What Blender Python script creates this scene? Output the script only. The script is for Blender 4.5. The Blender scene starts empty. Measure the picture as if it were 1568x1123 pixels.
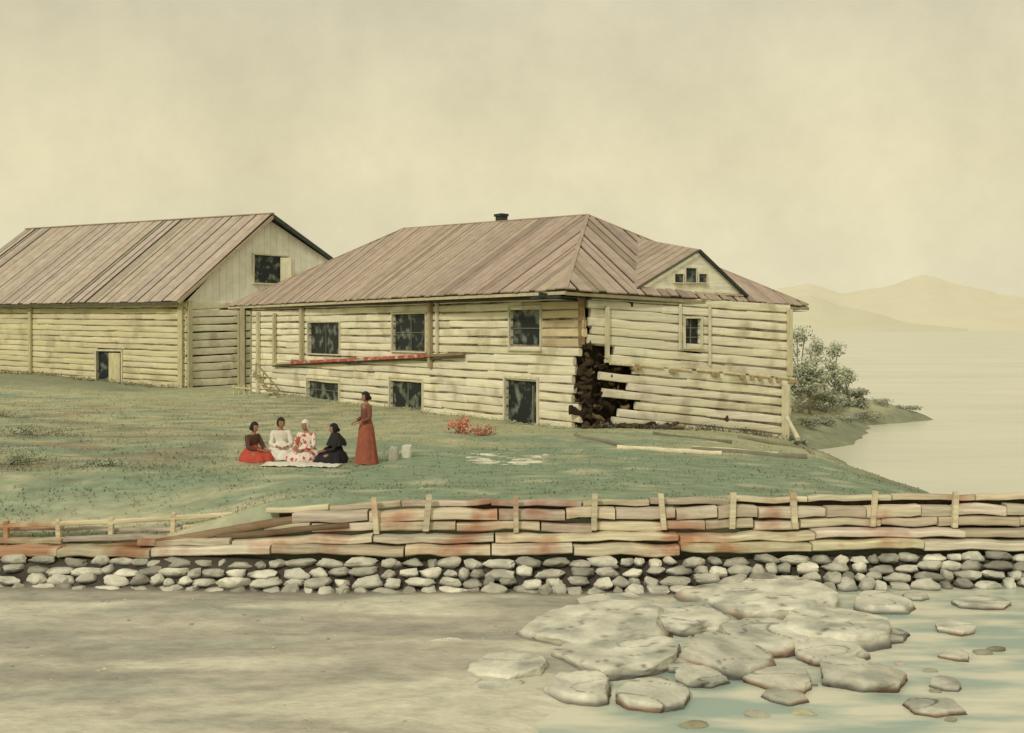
import bpy, bmesh, math, random
from mathutils import Vector, Matrix, noise
random.seed(7)
R=random.random
def rr(a,b): return a+(b-a)*random.random()
F=1500.0; CZ=3.07; LAKE=-1.4
scn=bpy.context.scene
scn.view_settings.view_transform='Standard'
try: scn.view_settings.look='None'
except Exception: pass
scn.view_settings.exposure=0
def P(px,py,D):   # surveyed position at distance D (metres)
    return Vector(((px-784)/F*D, D, CZ-(py-505)/F*D))
def lerp(a,b,t): return a+(b-a)*t
def sst(a,b,x):
    t=max(0,min(1,(x-a)/(b-a))); return t*t*(3-2*t)
def nz(x,y,z=0.0): return noise.noise(Vector((x,y,z)))

# ---------------------------------------------------------------- materials
def mat(name,col,rough=0.85,scale=(1,1,1),nscale=3.0,lo=0.75,hi=1.12,bump=0.2,rotz=0.0,attr=True,spec=0.15,second=None,sec_scale=1.2,sec_lo=.5,sec_hi=.62,bdist=0.02):
    m=bpy.data.materials.new(name); m.use_nodes=True
    nt=m.node_tree; N=nt.nodes; L=nt.links
    b=N['Principled BSDF']; b.inputs['Roughness'].default_value=rough
    b.inputs['Specular IOR Level'].default_value=spec
    tc=N.new('ShaderNodeTexCoord'); 
    m0=N.new('ShaderNodeMapping'); m0.inputs['Rotation'].default_value=(0,0,rotz); L.new(tc.outputs['Object'],m0.inputs[0])
    mp=N.new('ShaderNodeMapping'); mp.inputs['Scale'].default_value=scale; L.new(m0.outputs[0],mp.inputs[0])
    n=N.new('ShaderNodeTexNoise'); n.inputs['Scale'].default_value=nscale; n.inputs['Detail'].default_value=5; n.inputs['Roughness'].default_value=.65
    L.new(mp.outputs[0],n.inputs['Vector'])
    mr=N.new('ShaderNodeMapRange'); mr.inputs['From Min'].default_value=.3; mr.inputs['From Max'].default_value=.7
    mr.inputs['To Min'].default_value=lo; mr.inputs['To Max'].default_value=hi; L.new(n.outputs['Fac'],mr.inputs['Value'])
    base=N.new('ShaderNodeRGB'); base.outputs[0].default_value=(*col,1); cur=base.outputs[0]
    if second:
        n2=N.new('ShaderNodeTexNoise'); n2.inputs['Scale'].default_value=sec_scale; n2.inputs['Detail'].default_value=4; L.new(m0.outputs[0],n2.inputs['Vector'])
        r2=N.new('ShaderNodeMapRange'); r2.inputs['From Min'].default_value=sec_lo; r2.inputs['From Max'].default_value=sec_hi; L.new(n2.outputs['Fac'],r2.inputs['Value'])
        mx=N.new('ShaderNodeMix'); mx.data_type='RGBA'; mx.inputs['B'].default_value=(*second,1)
        L.new(r2.outputs[0],mx.inputs['Factor']); L.new(cur,mx.inputs['A']); cur=mx.outputs['Result']
    if attr:
        a=N.new('ShaderNodeAttribute'); a.attribute_name='Col'
        mm=N.new('ShaderNodeMix'); mm.data_type='RGBA'; mm.blend_type='MULTIPLY'; mm.inputs['Factor'].default_value=1
        L.new(cur,mm.inputs['A']); L.new(a.outputs['Color'],mm.inputs['B']); cur=mm.outputs['Result']
    vm=N.new('ShaderNodeVectorMath'); vm.operation='SCALE'; L.new(cur,vm.inputs[0]); L.new(mr.outputs[0],vm.inputs['Scale'])
    L.new(vm.outputs[0],b.inputs['Base Color'])
    if bump>0:
        bp=N.new('ShaderNodeBump'); bp.inputs['Strength'].default_value=bump; bp.inputs['Distance'].default_value=bdist
        L.new(n.outputs['Fac'],bp.inputs['Height']); L.new(bp.outputs[0],b.inputs['Normal'])
    return m

class MB:
    def __init__(s): s.v=[]; s.f=[]; s.m=[]; s.c=[]
    def add(s,vs,fs,mi=0,tone=(1,1,1)):
        o=len(s.v); s.v.extend([tuple(v) for v in vs]); s.f.extend([tuple(i+o for i in f) for f in fs]); s.m.extend([mi]*len(fs))
        if isinstance(tone,list): s.c.extend(tone)
        else: s.c.extend([tone]*len(vs))
    def obox(s,c,u,w,z,hu,hw,hz,mi=0,tone=(1,1,1)):
        vs=[c+u*(a*hu)+w*(b*hw)+z*(d*hz) for d in(-1,1) for b in(-1,1) for a in(-1,1)]
        s.add(vs,[(0,2,3,1),(4,5,7,6),(0,1,5,4),(2,6,7,3),(0,4,6,2),(1,3,7,5)],mi,tone)
    def beam(s,p0,p1,w,h,mi=0,tone=(1,1,1),up=Vector((0,0,1))):
        d=(p1-p0); L=d.length; d=d/L; a=d.cross(up)
        if a.length<1e-3: a=d.cross(Vector((1,0,0)))
        a.normalize(); b=a.cross(d).normalized()
        s.obox((p0+p1)/2,d,a,b,L/2,w/2,h/2,mi,tone)
    def log(s,p0,p1,hh,hd,mi=0,tone=(1,1,1),jit=.012,seg=.6,sq=.75):
        d=p1-p0; L=d.length
        if L<.05: return
        d=d/L; up=Vector((0,0,1))
        a=d.cross(up)
        if a.length<1e-3: a=Vector((1,0,0))
        a.normalize(); b=a.cross(d).normalized()
        n=max(1,int(L/seg)); K=12; vs=[]; fs=[]
        sd=rr(0,100)
        for i in range(n+1):
            c=p0+d*(L*i/n)+b*(nz(sd,i*.35)*jit*2)
            g=1+nz(sd+9,i*.45)*jit*7
            for k in range(K):
                t=2*math.pi*(k+.5)/K; ca,sa=math.cos(t),math.sin(t)
                x=math.copysign(abs(ca)**sq,ca); y=math.copysign(abs(sa)**sq,sa)
                vs.append(c+a*(x*hd*g)+b*(y*hh*g*(1+rr(-1,1)*jit*2)))
        for i in range(n):
            for k in range(K):
                k2=(k+1)%K; fs.append((i*K+k,i*K+k2,(i+1)*K+k2,(i+1)*K+k))
        fs.append(tuple(reversed(range(K)))); fs.append(tuple(n*K+k for k in range(K)))
        s.add(vs,fs,mi,tone)
    def obj(s,name,mats,parent=None,smooth=False,origin=None):
        me=bpy.data.meshes.new(name); me.from_pydata(s.v,[],s.f); me.update()
        for m in mats: me.materials.append(m)
        me.polygons.foreach_set('material_index',s.m)
        ca=me.color_attributes.new('Col','FLOAT_COLOR','POINT')
        buf=[]
        for c in s.c: buf.extend((c[0],c[1],c[2],1.0))
        ca.data.foreach_set('color',buf)
        if smooth: me.polygons.foreach_set('use_smooth',[True]*len(me.polygons))
        bm=bmesh.new(); bm.from_mesh(me); bmesh.ops.recalc_face_normals(bm,faces=bm.faces); bm.to_mesh(me); bm.free()
        if smooth=='auto':
            me.polygons.foreach_set('use_smooth',[True]*len(me.polygons)); me.set_sharp_from_angle(angle=math.radians(32))
        o=bpy.data.objects.new(name,me); scn.collection.objects.link(o)
        if parent:
            o.parent=parent; o.matrix_parent_inverse=Matrix.Translation(-parent.location)
        return o
def empty(name,loc):
    e=bpy.data.objects.new(name,None); e.location=loc; e.empty_display_size=.3; scn.collection.objects.link(e); return e
UP=Vector((0,0,1))

def ico(n):
    b=bmesh.new(); bmesh.ops.create_icosphere(b,subdivisions=n,radius=1); b.verts.ensure_lookup_table()
    r=([v.co.copy() for v in b.verts],[tuple(v.index for v in f.verts) for f in b.faces]); b.free(); return r
ICO=[None,None,ico(2),ico(3),ico(4),ico(5)]
def rock(mb,c,r,mi=0,tone=(1,1,1),lvl=3,amp=.06,rot=None,planes=13,flat=.72,tilt=.12,zr=(-.35,.75),dr=(.62,.93)):
    """faceted stone: sphere cut by random planes, edges slightly worn"""
    V_,F_=ICO[lvl]
    sd=Vector((rr(0,99),rr(0,99),rr(0,99))); a=rr(-.3,.3) if rot is None else rot; ca,sa=math.cos(a),math.sin(a); vs=[]
    pl=[(Vector((rr(-tilt,tilt),rr(-tilt,tilt),1)).normalized(),flat*rr(.8,1.05))]
    for i in range(planes):
        z=rr(*zr); th=i*2.4+rr(-.5,.5)
        pl.append((Vector((math.cos(th),math.sin(th),z)).normalized(),rr(*dr)))
    for v in V_:
        k=1.0
        for n_,d_ in pl:
            q=n_.dot(v)
            if q>.05: k=min(k,d_/q)
        k*=1+amp*noise.noise(v*2.3+sd)+amp*.6*noise.noise(v*6+sd)
        x,y,z=v.x*r[0]*k,v.y*r[1]*k,v.z*r[2]*k
        vs.append((c[0]+x*ca-y*sa,c[1]+x*sa+y*ca,c[2]+z))
    mb.add(vs,F_,mi,tone)

# ---------------------------------------------------------------- terrain
SH=[(0,11),(17,11),(30,11.1),(34,10.9),(36.3,10.9),(38,13.2),(42,15.2),(45.5,16.6),(48.6,21),(51,21),(54,17.5),(60,14),(80,9),(110,-8),(200,-40),(5000,-400)]
def shore(y):
    for (a,b),(c,d) in zip(SH,SH[1:]):
        if y<=c: return lerp(b,d,(y-a)/(c-a))
    return SH[-1][1]
def stoneD(x): return 16.55+ .5*sst(0,9,x)+.35*sst(-4,-9,x)
def height(x,y):
    d=shore(y)-x+.5*nz(x*.5,y*.5,3)
    h=-1.4*math.exp(-d/2.8) if d>0 else -1.4+.35*d
    h+= .55*sst(18,30,-x)*sst(30,55,y)
    h+= .10*nz(x*.25,y*.25)*sst(18,24,y)+.04*nz(x*.9,y*.9)
    h=max(h,-3.2)
    left=sst(-3.6,-7.5,x)
    ramp=-.95*sst(21.5,17.4,y)
    h=min(h, lerp(h,h+ramp,left))
    sd=stoneD(x)
    if y<sd+1.15:
        t=sst(sd+1.15,sd+.95,y); h=lerp(h,min(h,-1.0),t*(1-left)+left*t*.6)
    if y<sd+.45:
        b=-1.335-.13*sst(.2,3.2,x+ (y-14)*-.4)+.035*nz(x*.5,y*1.3,7)+.015*nz(x*3,y*5,1)
        b-=.25*sst(4,9,x)
        t=sst(sd+.45,sd,y); h=lerp(h,b,t)
    return h
def axis(lo,hi,step,far,neg):
    a=[]; v=lo
    while v<hi: a.append(v); v+=step
    s=step
    while v<far: a.append(v); s*=1.25; v+=s
    v=lo; s=step
    while v>neg: s*=1.25; v-=s; a.insert(0,v)
    return a
xs=axis(-26,24,.2,900,-900); ys=axis(9,60,.2,2600,-60)
def gcol(x,y,h):
    n1=nz(x*.28,y*.7,2); n2=nz(x*.9,y*2.2,5); n3=nz(x*.10,y*.35,9); n4=nz(x*2.5,y*5,8)
    olive=Vector((.41,.42,.26)); green=Vector((.245,.325,.225)); brown=Vector((.38,.29,.20)); tan=Vector((.58,.55,.38)); dk=Vector((.20,.225,.16)); pale=Vector((.52,.52,.32))
    c=olive.lerp(pale,sst(24,32,y)*.85*sst(-.4,.25,n1+.4*n4))
    g=sst(-.35,.25,n1+.6*sst(28,22,y)*sst(-8,-3,x)-.35*sst(26,31,y)+.3*n3+.25*n4)
    c=c.lerp(green,g*.85)
    c=c.lerp(dk,.55*sst(.18,.4,nz(x*.7,y*3.2,51))*sst(30,24,y))
    c=c.lerp(tan,sst(.20,.45,n2+.12*sst(28,40,y)*sst(-20,0,x))*.6)
    lf=sst(-3,-8,x)*sst(46,36,y)*sst(20.5,23,y)
    c=c.lerp(brown,lf*sst(-.1,.35,nz(x*.4,y*.9,12))*.6)
    c=c.lerp(dk,lf*sst(.02,.3,nz(x*.8,y*1.3,17))*.6)
    c=c.lerp(dk,.6*sst(45,52,y)*sst(-14,-20,x))
    c=c.lerp(tan,.75*sst(20.5,18.5,y)*sst(-2.5,-6,x)*sst(-.35,.15,nz(x*.3,y*2.2,14)))
    c=c.lerp(dk,.7*sst(-.6,-1.1,h)*(y>20))
    sd=stoneD(x)
    if y<sd+1.0:
        be=Vector((.50,.465,.38)); wet=Vector((.36,.345,.29)); pl=Vector((.70,.67,.53)); gr=Vector((.41,.42,.35))
        k=nz(x*.25,y*1.1,21)+.5*nz(x*.8,y*3.5,61)
        b=be.lerp(wet,sst(-.1,.4,k+.25*sst(13,16,y)-.1)*.8).lerp(gr,sst(.0,.35,nz(x*.3,y*1.4,77)+.4*nz(x*1.2,y*4,5))*.7).lerp(pl,sst(.05,.4,nz(x*.3,y*1.5,31)+.3*nz(x*1.1,y*5,15)+.4*sst(13.5,10.5,y)+.1*sst(-4,0,x))*.85)
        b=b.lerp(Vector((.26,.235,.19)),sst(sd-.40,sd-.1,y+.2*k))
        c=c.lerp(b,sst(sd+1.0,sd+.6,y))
        c=c.lerp(Vector((.08,.07,.055)),sst(sd-.12,sd+.05,y)*sst(sd+.75,sd+.6,y))  # ground painted near black under the stones, as shade in their gaps
    return c
mb=MB(); nx=len(xs); vs=[]; cs=[]
for y in ys:
    for x in xs:
        h=height(x,y); vs.append((x,y,h)); c=gcol(x,y,h); cs.append(tuple(c))
fs=[(j*nx+i,j*nx+i+1,(j+1)*nx+i+1,(j+1)*nx+i) for j in range(len(ys)-1) for i in range(nx-1)]
mb.add(vs,fs,0,cs)
M_ground=mat('ground_mat',(1,1,1),.95,nscale=2.6,scale=(1,2.0,1),lo=.76,hi=1.18,bump=.6,bdist=.06)
mb.obj('ground',[M_ground],smooth=True)

# water
m=bpy.data.materials.new('water_mat'); m.use_nodes=True; N=m.node_tree.nodes; L=m.node_tree.links
b=N['Principled BSDF']; b.inputs['Roughness'].default_value=.3; b.inputs['IOR'].default_value=1.33
tc=N.new('ShaderNodeTexCoord'); mp=N.new('ShaderNodeMapping'); mp.inputs['Scale'].default_value=(.5,1.7,1); L.new(tc.outputs['Object'],mp.inputs[0])
n=N.new('ShaderNodeTexNoise'); n.inputs['Scale'].default_value=1.3; n.inputs['Detail'].default_value=6; L.new(mp.outputs[0],n.inputs['Vector'])
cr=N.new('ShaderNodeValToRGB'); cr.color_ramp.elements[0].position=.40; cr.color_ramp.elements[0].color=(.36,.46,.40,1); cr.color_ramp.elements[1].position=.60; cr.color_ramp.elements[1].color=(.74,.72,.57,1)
L.new(n.outputs['Fac'],cr.inputs[0])
mp2=N.new('ShaderNodeMapping'); mp2.inputs['Scale'].default_value=(.02,.09,1); L.new(tc.outputs['Object'],mp2.inputs[0])
n2=N.new('ShaderNodeTexNoise'); n2.inputs['Scale'].default_value=1.6; n2.inputs['Detail'].default_value=8; n2.inputs['Roughness'].default_value=.7; L.new(mp2.outputs[0],n2.inputs['Vector'])
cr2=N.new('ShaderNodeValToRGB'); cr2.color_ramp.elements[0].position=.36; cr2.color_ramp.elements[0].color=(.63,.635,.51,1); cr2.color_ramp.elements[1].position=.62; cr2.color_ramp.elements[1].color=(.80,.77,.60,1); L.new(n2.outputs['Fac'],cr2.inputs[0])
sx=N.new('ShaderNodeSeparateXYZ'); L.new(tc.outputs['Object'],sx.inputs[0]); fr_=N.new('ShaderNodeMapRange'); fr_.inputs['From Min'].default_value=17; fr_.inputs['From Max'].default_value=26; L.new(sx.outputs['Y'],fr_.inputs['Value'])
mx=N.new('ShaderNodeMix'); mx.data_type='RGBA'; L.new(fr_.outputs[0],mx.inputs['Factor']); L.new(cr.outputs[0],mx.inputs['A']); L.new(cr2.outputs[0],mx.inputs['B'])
L.new(mx.outputs['Result'],b.inputs['Base Color'])
bp=N.new('ShaderNodeBump'); bp.inputs['Strength'].default_value=.12; bp.inputs['Distance'].default_value=.03; L.new(n.outputs['Fac'],bp.inputs['Height']); L.new(bp.outputs[0],b.inputs['Normal'])
M_water=m
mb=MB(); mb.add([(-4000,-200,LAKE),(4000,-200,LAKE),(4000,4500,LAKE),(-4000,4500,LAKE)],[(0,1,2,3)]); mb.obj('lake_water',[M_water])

# distant hills
def hills(name,D,prof,colr,depth):
    mb=MB(); vs=[]; n=160; rows=8
    for j in range(rows+1):
        t=j/rows
        for i in range(n+1):
            px=lerp(prof[0][0],prof[-1][0],i/n)
            for (a,ya),(c,yc) in zip(prof,prof[1:]):
                if px<=c: y0=lerp(ya,yc,sst(0,1,(px-a)/(c-a))*.6+.4*(px-a)/(c-a)); break
            top=(505-y0)/F*D+4; 
            hh=lerp(-3,CZ+top-4,t**.8)
            hh+= (nz(px*.03,t*3,D)*.04+nz(px*.11,t*6,D)*.025)*top*t
            DD=D+depth*t
            vs.append(((px-784)/F*DD,DD,hh*(1+depth*t/D*.97)))
    fs=[(j*(n+1)+i,j*(n+1)+i+1,(j+1)*(n+1)+i+1,(j+1)*(n+1)+i) for j in range(rows) for i in range(n)]
    mb.add(vs,fs); mb.obj(name,[mat(name+'_mat',colr,1,nscale=.012,lo=.97,hi=1.03,bump=0,attr=False,spec=0)],smooth=True)
hills('distant_hills',2600,[(1000,500),(1120,470),(1190,442),(1240,434),(1290,450),(1350,440),(1415,421),(1480,438),(1540,452),(1600,462),(1750,485),(2100,500)],(.755,.715,.555),900)  # pale haze of distance is mixed into the hill colours
hills('distant_hills',2200,[(1150,500),(1190,462),(1240,452),(1300,472),(1400,494),(1480,502)],(.715,.69,.53),600)

# grass blades
mb=MB(); cnt=0
while cnt<36000:
    y=17.8+ (R()**1.5)*30; x=rr(-1,1)*(y*.56+1.5)
    h=height(x,y)
    if h<-1.15 and y>20: cnt+=1; continue
    if y<stoneD(x)+1.3: cnt+=1; continue
    cnt+=1
    dens=nz(x*.6,y*.9,4)
    if dens<-.05 and R()<.8: continue
    c=gcol(x,y,h)*rr(.76,1.12); hh=rr(.02,.055)*(1+.5*sst(-4,-9,x)); w=rr(.012,.03); a=rr(0,3.14); dx,dy=math.cos(a)*w,math.sin(a)*w
    lx,ly=rr(-.05,.05),rr(-.05,.05)
    mb.add([(x-dx,y-dy,h-.01),(x+dx,y+dy,h-.01),(x+lx,y+ly,h+hh)],[(0,1,2)],0,tuple(c))
M_leaf=mat('foliage_mat',(1,1,1),.9,nscale=2,lo=.85,hi=1.1,bump=0)
mb.obj('grass',[M_leaf])

# ---------------------------------------------------------------- timber materials
ang1=math.atan2(.787,-.617)
M_wall=mat('whitewashed_log',(.92,.88,.68),.9,scale=(.5,6,9),nscale=1.6,lo=.76,hi=1.06,bump=.4,rotz=-ang1,second=(.66,.61,.43),sec_scale=1.1,sec_lo=.52,sec_hi=.68)
M_wallR=mat('weathered_log',(.90,.86,.69),.9,scale=(.5,6,9),nscale=1.6,lo=.74,hi=1.06,bump=.4,rotz=-.55,second=(.64,.58,.44),sec_scale=1.1,sec_lo=.52,sec_hi=.68)
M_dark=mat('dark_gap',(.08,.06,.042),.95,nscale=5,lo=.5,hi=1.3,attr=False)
M_chink=mat('clay_chinking',(.24,.20,.14),.95,nscale=1.3,lo=.1,hi=1.8,attr=False)
M_trim=mat('trim_wood',(.70,.66,.50),.85,nscale=6,lo=.75,hi=1.1,scale=(1,1,.3))
M_black=mat('tarred_board_and_shade',(.045,.05,.045),.8,nscale=6,lo=.7,hi=1.4,attr=True)
M_red=mat('red_painted_board',(.46,.13,.08),.85,nscale=3,lo=.6,hi=1.3,second=(.55,.48,.36),sec_scale=2,sec_lo=.56,sec_hi=.62)
M_roof=mat('roof_board',(.48,.39,.31),.92,nscale=2.2,lo=.8,hi=1.12,bump=.35)
m=bpy.data.materials.new('window_glass'); m.use_nodes=True; N=m.node_tree.nodes; L=m.node_tree.links
b=N['Principled BSDF']; b.inputs['Roughness'].default_value=.25
tc=N.new('ShaderNodeTexCoord'); n=N.new('ShaderNodeTexNoise'); n.inputs['Scale'].default_value=2.6; n.inputs['Detail'].default_value=4; L.new(tc.outputs['Object'],n.inputs['Vector'])
cr=N.new('ShaderNodeValToRGB'); cr.color_ramp.elements[0].position=.5; cr.color_ramp.elements[0].color=(.025,.032,.030,1); cr.color_ramp.elements[1].position=.66; cr.color_ramp.elements[1].color=(.20,.22,.18,1)  # pale smudges in the pane colour stand for reflections
L.new(n.outputs['Fac'],cr.inputs[0]); L.new(cr.outputs[0],b.inputs['Base Color']); b.inputs['Specular IOR Level'].default_value=.15
M_glass=m

def hit(P0,P1,px,py):
    u=Vector((P1.x-P0.x,P1.y-P0.y)); Lu=u.length; u/=Lu; n=Vector((-u.y,u.x))
    dx,dy=(px-784)/F,1.0
    D=(P0.x*n.x+P0.y*n.y)/(dx*n.x+dy*n.y)
    return ((dx*D-P0.x)*u.x+(D-P0.y)*u.y, CZ-(py-505)/F*D)
def opening(P0,P1,x0,x1,y0,y1):
    xm=(x0+x1)/2
    a=hit(P0,P1,x0,y0)[0]; b=hit(P0,P1,x1,y0)[0]; zt=hit(P0,P1,xm,y0)[1]; zb=hit(P0,P1,xm,y1)[1]
    return (min(a,b),max(a,b),zb,zt)
def log_wall(mb,P0,P1,z0,z1,n,ops,rng=None,tonef=None,hd=.085,mi=0,chink=None):
    u=(P1-P0); u.z=0; Lu=u.length; u/=Lu
    for k in range(n):
        f=(k+.5)/n
        zf=lambda s:lerp(lerp(z0[0],z0[1],f),lerp(z1[0],z1[1],f),s/Lu)
        a,b=(0,Lu) if not rng else rng(k,n,Lu)
        iv=[(a,b)]
        for (s0,s1,zb,zt) in ops:
            zz=zf((s0+s1)/2)
            if zb<zz<zt:
                nv=[]
                for (p,q) in iv:
                    if s1<=p or s0>=q: nv.append((p,q)); continue
                    if s0>p: nv.append((p,s0))
                    if s1<q: nv.append((s1,q))
                iv=nv
        out=[]
        for (p,q) in iv:
            while q-p>4.5: c=p+rr(1.5,4); out.append((p,c)); p=c
            out.append((p,q))
        rowh=(lerp(z0[1]-z0[0],z1[1]-z1[0],.5))/n
        for (p,q) in out:
            if q-p<.06: continue
            t=rr(.88,1.06); tone=(t,t*rr(.97,1.0),t*rr(.91,1.0))
            if tonef: tone=tonef(p,q,f,tone)
            A_=Vector((P0.x+u.x*p,P0.y+u.y*p,zf(p)+rr(-.018,.018))); B_=Vector((P0.x+u.x*q,P0.y+u.y*q,zf(q)+rr(-.018,.018)))
            mb.log(A_,B_,rowh/2*rr(.79,.97),hd*rr(.9,1.05),mi,tone,sq=.42,jit=.014,seg=.4)
            if chink is not None:
                dz=UP*(rowh*.5)
                chink.obox((A_+B_)/2+dz,(B_-A_).normalized(),Vector((-u.y,u.x,0)),UP,(B_-A_).length/2,.045,rowh*.14)
def window(fr,gl,P0,u,out,op,mun=(0,0),fw=.07,mi=0,proud=.12):
    s0,s1,zb,zt=op; c=lambda s,z,o:Vector((P0.x,P0.y,0))+u*s+out*o+UP*z
    hw=(s1-s0)/2; hz=(zt-zb)/2; sm=(s0+s1)/2; zm=(zt+zb)/2
    fr.obox(c(s0-fw/2,zm,.02),u,out,UP,fw/2,proud,hz,mi); fr.obox(c(s1+fw/2,zm,.02),u,out,UP,fw/2,proud,hz,mi)
    fr.obox(c(sm,zt+fw/2,.023),u,out,UP,hw+fw,proud,fw/2,mi); fr.obox(c(sm,zb-fw/2,.04),u,out,UP,hw+fw*1.3,proud+.02,fw/2,mi)
    gl.obox(c(sm,zm,-.06),u,out,UP,hw+.02,.01,hz+.02,0)
    for i in range(mun[0]): fr.obox(c(s0+(s1-s0)*(i+1)/(mun[0]+1),zm,-.03),u,out,UP,.014,.02,hz,mi,(.3,.3,.28))
    for i in range(mun[1]): fr.obox(c(sm,zb+(zt-zb)*(i+1)/(mun[1]+1),-.033),u,out,UP,hw,.02,.014,mi,(.3,.3,.28))
def plankroof(mb,bots,tops,w=.38,mi=0,th=.045,rag=.10,groove=.045,pd=.10):
    L=(bots(1)-bots(0)).length; n=int(L/w)
    edge=[0.0]
    for i in range(n): edge.append(edge[-1]+rr(.6,1.4))
    edge=[e_/edge[-1] for e_ in edge]
    for i in range(n):
        u0=edge[i]+groove*rr(0,1.6)**1.5/L; u1=edge[i+1]-.008/L
        b0,b1,t0,t1=bots(u0),bots(u1),tops(u0),tops(u1)
        if (t0-b0).length<.05 and (t1-b1).length<.05: continue
        dn=(b0-t0)
        if dn.length>.3: dn=dn.normalized()*rr(0,rag)
        else: dn=Vector((0,0,0))
        b0=b0+dn; b1=b1+dn
        nn=(b1-b0).cross(t0-b0 if (t0-b0).length>.1 else t1-b1)
        if nn.length<1e-6: continue
        nn.normalize(); 
        if nn.z<0: nn=-nn
        off=nn*rr(-.01,.02)
        t=rr(.9,1.07)
        if R()<pd: t*=.78
        tone=(t,t*rr(.96,1.02),t*rr(.94,1.04))
        lo=[p+off for p in(b0,b1,t1,t0)]; hi=[p+off+nn*th for p in(b0,b1,t1,t0)]
        mb.add(lo+hi,[(0,1,2,3),(4,5,6,7),(0,1,5,4),(1,2,6,5),(2,3,7,6),(3,0,4,7)],mi,tone)
def hipface(mb,E0,E1,tops,under,**kw):
    e=Vector((E1.x-E0.x,E1.y-E0.y)); L=e.length; e/=L
    pts=[(0,E0)]+[((t.x-E0.x)*e.x+(t.y-E0.y)*e.y,t) for t in tops]+[(L,E1)]
    def top(u):
        s=u*L
        for (a,pa),(b,pb) in zip(pts,pts[1:]):
            if s<=b+1e-6: return pa.lerp(pb,(s-a)/max(1e-6,b-a))
        return E1.copy()
    bot=lambda u:E0.lerp(E1,u)
    plankroof(mb,bot,top,**kw)
    n=24; dz=Vector((0,0,-.05))
    for i in range(n):
        a,b=i/n,(i+1)/n
        under.add([bot(a)+dz,bot(b)+dz,top(b)+dz,top(a)+dz],[(0,1,2,3)])

# ================================================================= MAIN HOUSE
A=Vector((2.23,30.7,0)); B=Vector((-12.8,48.5,0)); C=P(1206,682,35.0); C.z=0
Dd=B+(C-A)
house=empty('log_house',Vector((A+Dd)/2))
u1=(B-A).normalized(); o1=Vector((-u1.y,u1.x,0)); 
if o1.y>0: o1=-o1
u2=(C-A).normalized(); o2=Vector((u2.y,-u2.x,0))
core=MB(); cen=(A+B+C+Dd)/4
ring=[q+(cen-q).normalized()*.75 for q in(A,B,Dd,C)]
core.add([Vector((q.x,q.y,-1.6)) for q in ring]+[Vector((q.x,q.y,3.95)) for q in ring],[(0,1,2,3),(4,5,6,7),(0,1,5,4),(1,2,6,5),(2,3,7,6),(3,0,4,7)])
core.obj('light_block_core',[M_dark],house)  # solid dark box added against light leaks; shows as a dark recess
ops1=[opening(A,B,*w) for w in [(475,523,494,542),(604,655,481,538),(784,831,471,535),(473,522,581,615),(600,650,580,633),(777,826,580,650)]]
wall=MB(); chk_=MB()
def t1(p,q,f,t):
    if p<1.5 and f>.6 and q<3.5: k=rr(.5,.85); return (k,k*.88,k*.72)
    if R()<.12: return tuple(x*.9 for x in t)
    return t
def rng1(k,n,L):
    f=k/n
    return (rr(-.12,.15) if f>.58 else rr(.05,.6), L)
log_wall(wall,A,B,(-.15,4.3),(-.15,4.3),15,ops1,rng1,t1,chink=chk_)
wall.obj('log_wall_front',[M_wall],house,'auto')
ops2=[opening(A,C,1046,1070,488,531)]
wall=MB()
def rng2(k,n,L):
    f=k/n
    if f<.1: return (rr(.6,1.6),L+rr(0,.1))
    if f<.58: return (rr(1.1,2.1) if k%2 else rr(.5,1.5),L+rr(-.03,.12))
    return (rr(.1,.3),L+rr(-.05,.1))
log_wall(wall,A,C,(-.1,4.3),(-1.35,3.98),16,ops2,rng2,lambda p,q,f,t:tuple(x*.97 for x in t),chink=None)
for k in range(1,16):
    f=k/16; s0=2.2 if f<.6 else .2
    a_=A+u2*s0; b_=C.copy(); Lc=(C-A).length
    za=lerp(lerp(-.1,4.3,f),lerp(-1.35,3.98,f),s0/Lc); zb=lerp(-1.35,3.98,f)
    if abs(f*16-11)<=2.1:
        for (p_,q_) in ((s0,ops2[0][0]),(ops2[0][1],Lc)):
            z1_=lerp(lerp(-.1,4.3,f),lerp(-1.35,3.98,f),p_/Lc); z2_=lerp(lerp(-.1,4.3,f),lerp(-1.35,3.98,f),q_/Lc)
            p0_=A+u2*p_; q0_=A+u2*q_; chk_.beam(Vector((p0_.x,p0_.y,z1_)),Vector((q0_.x,q0_.y,z2_)),.09,.09)
    else: chk_.beam(Vector((a_.x,a_.y,za)),Vector((b_.x,b_.y,zb)),.09,.09)
wall.obj('log_wall_side',[M_wallR],house,'auto')
chk_.obj('chinking',[M_chink],house)
wall=MB()
log_wall(wall,B,Dd,(-.15,4.3),(-.5,4.1),14,[]); log_wall(wall,C,Dd,(-1.3,3.98),(-.5,4.1),15,[])
wall.obj('log_wall_back',[M_wallR],house,'auto')
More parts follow.
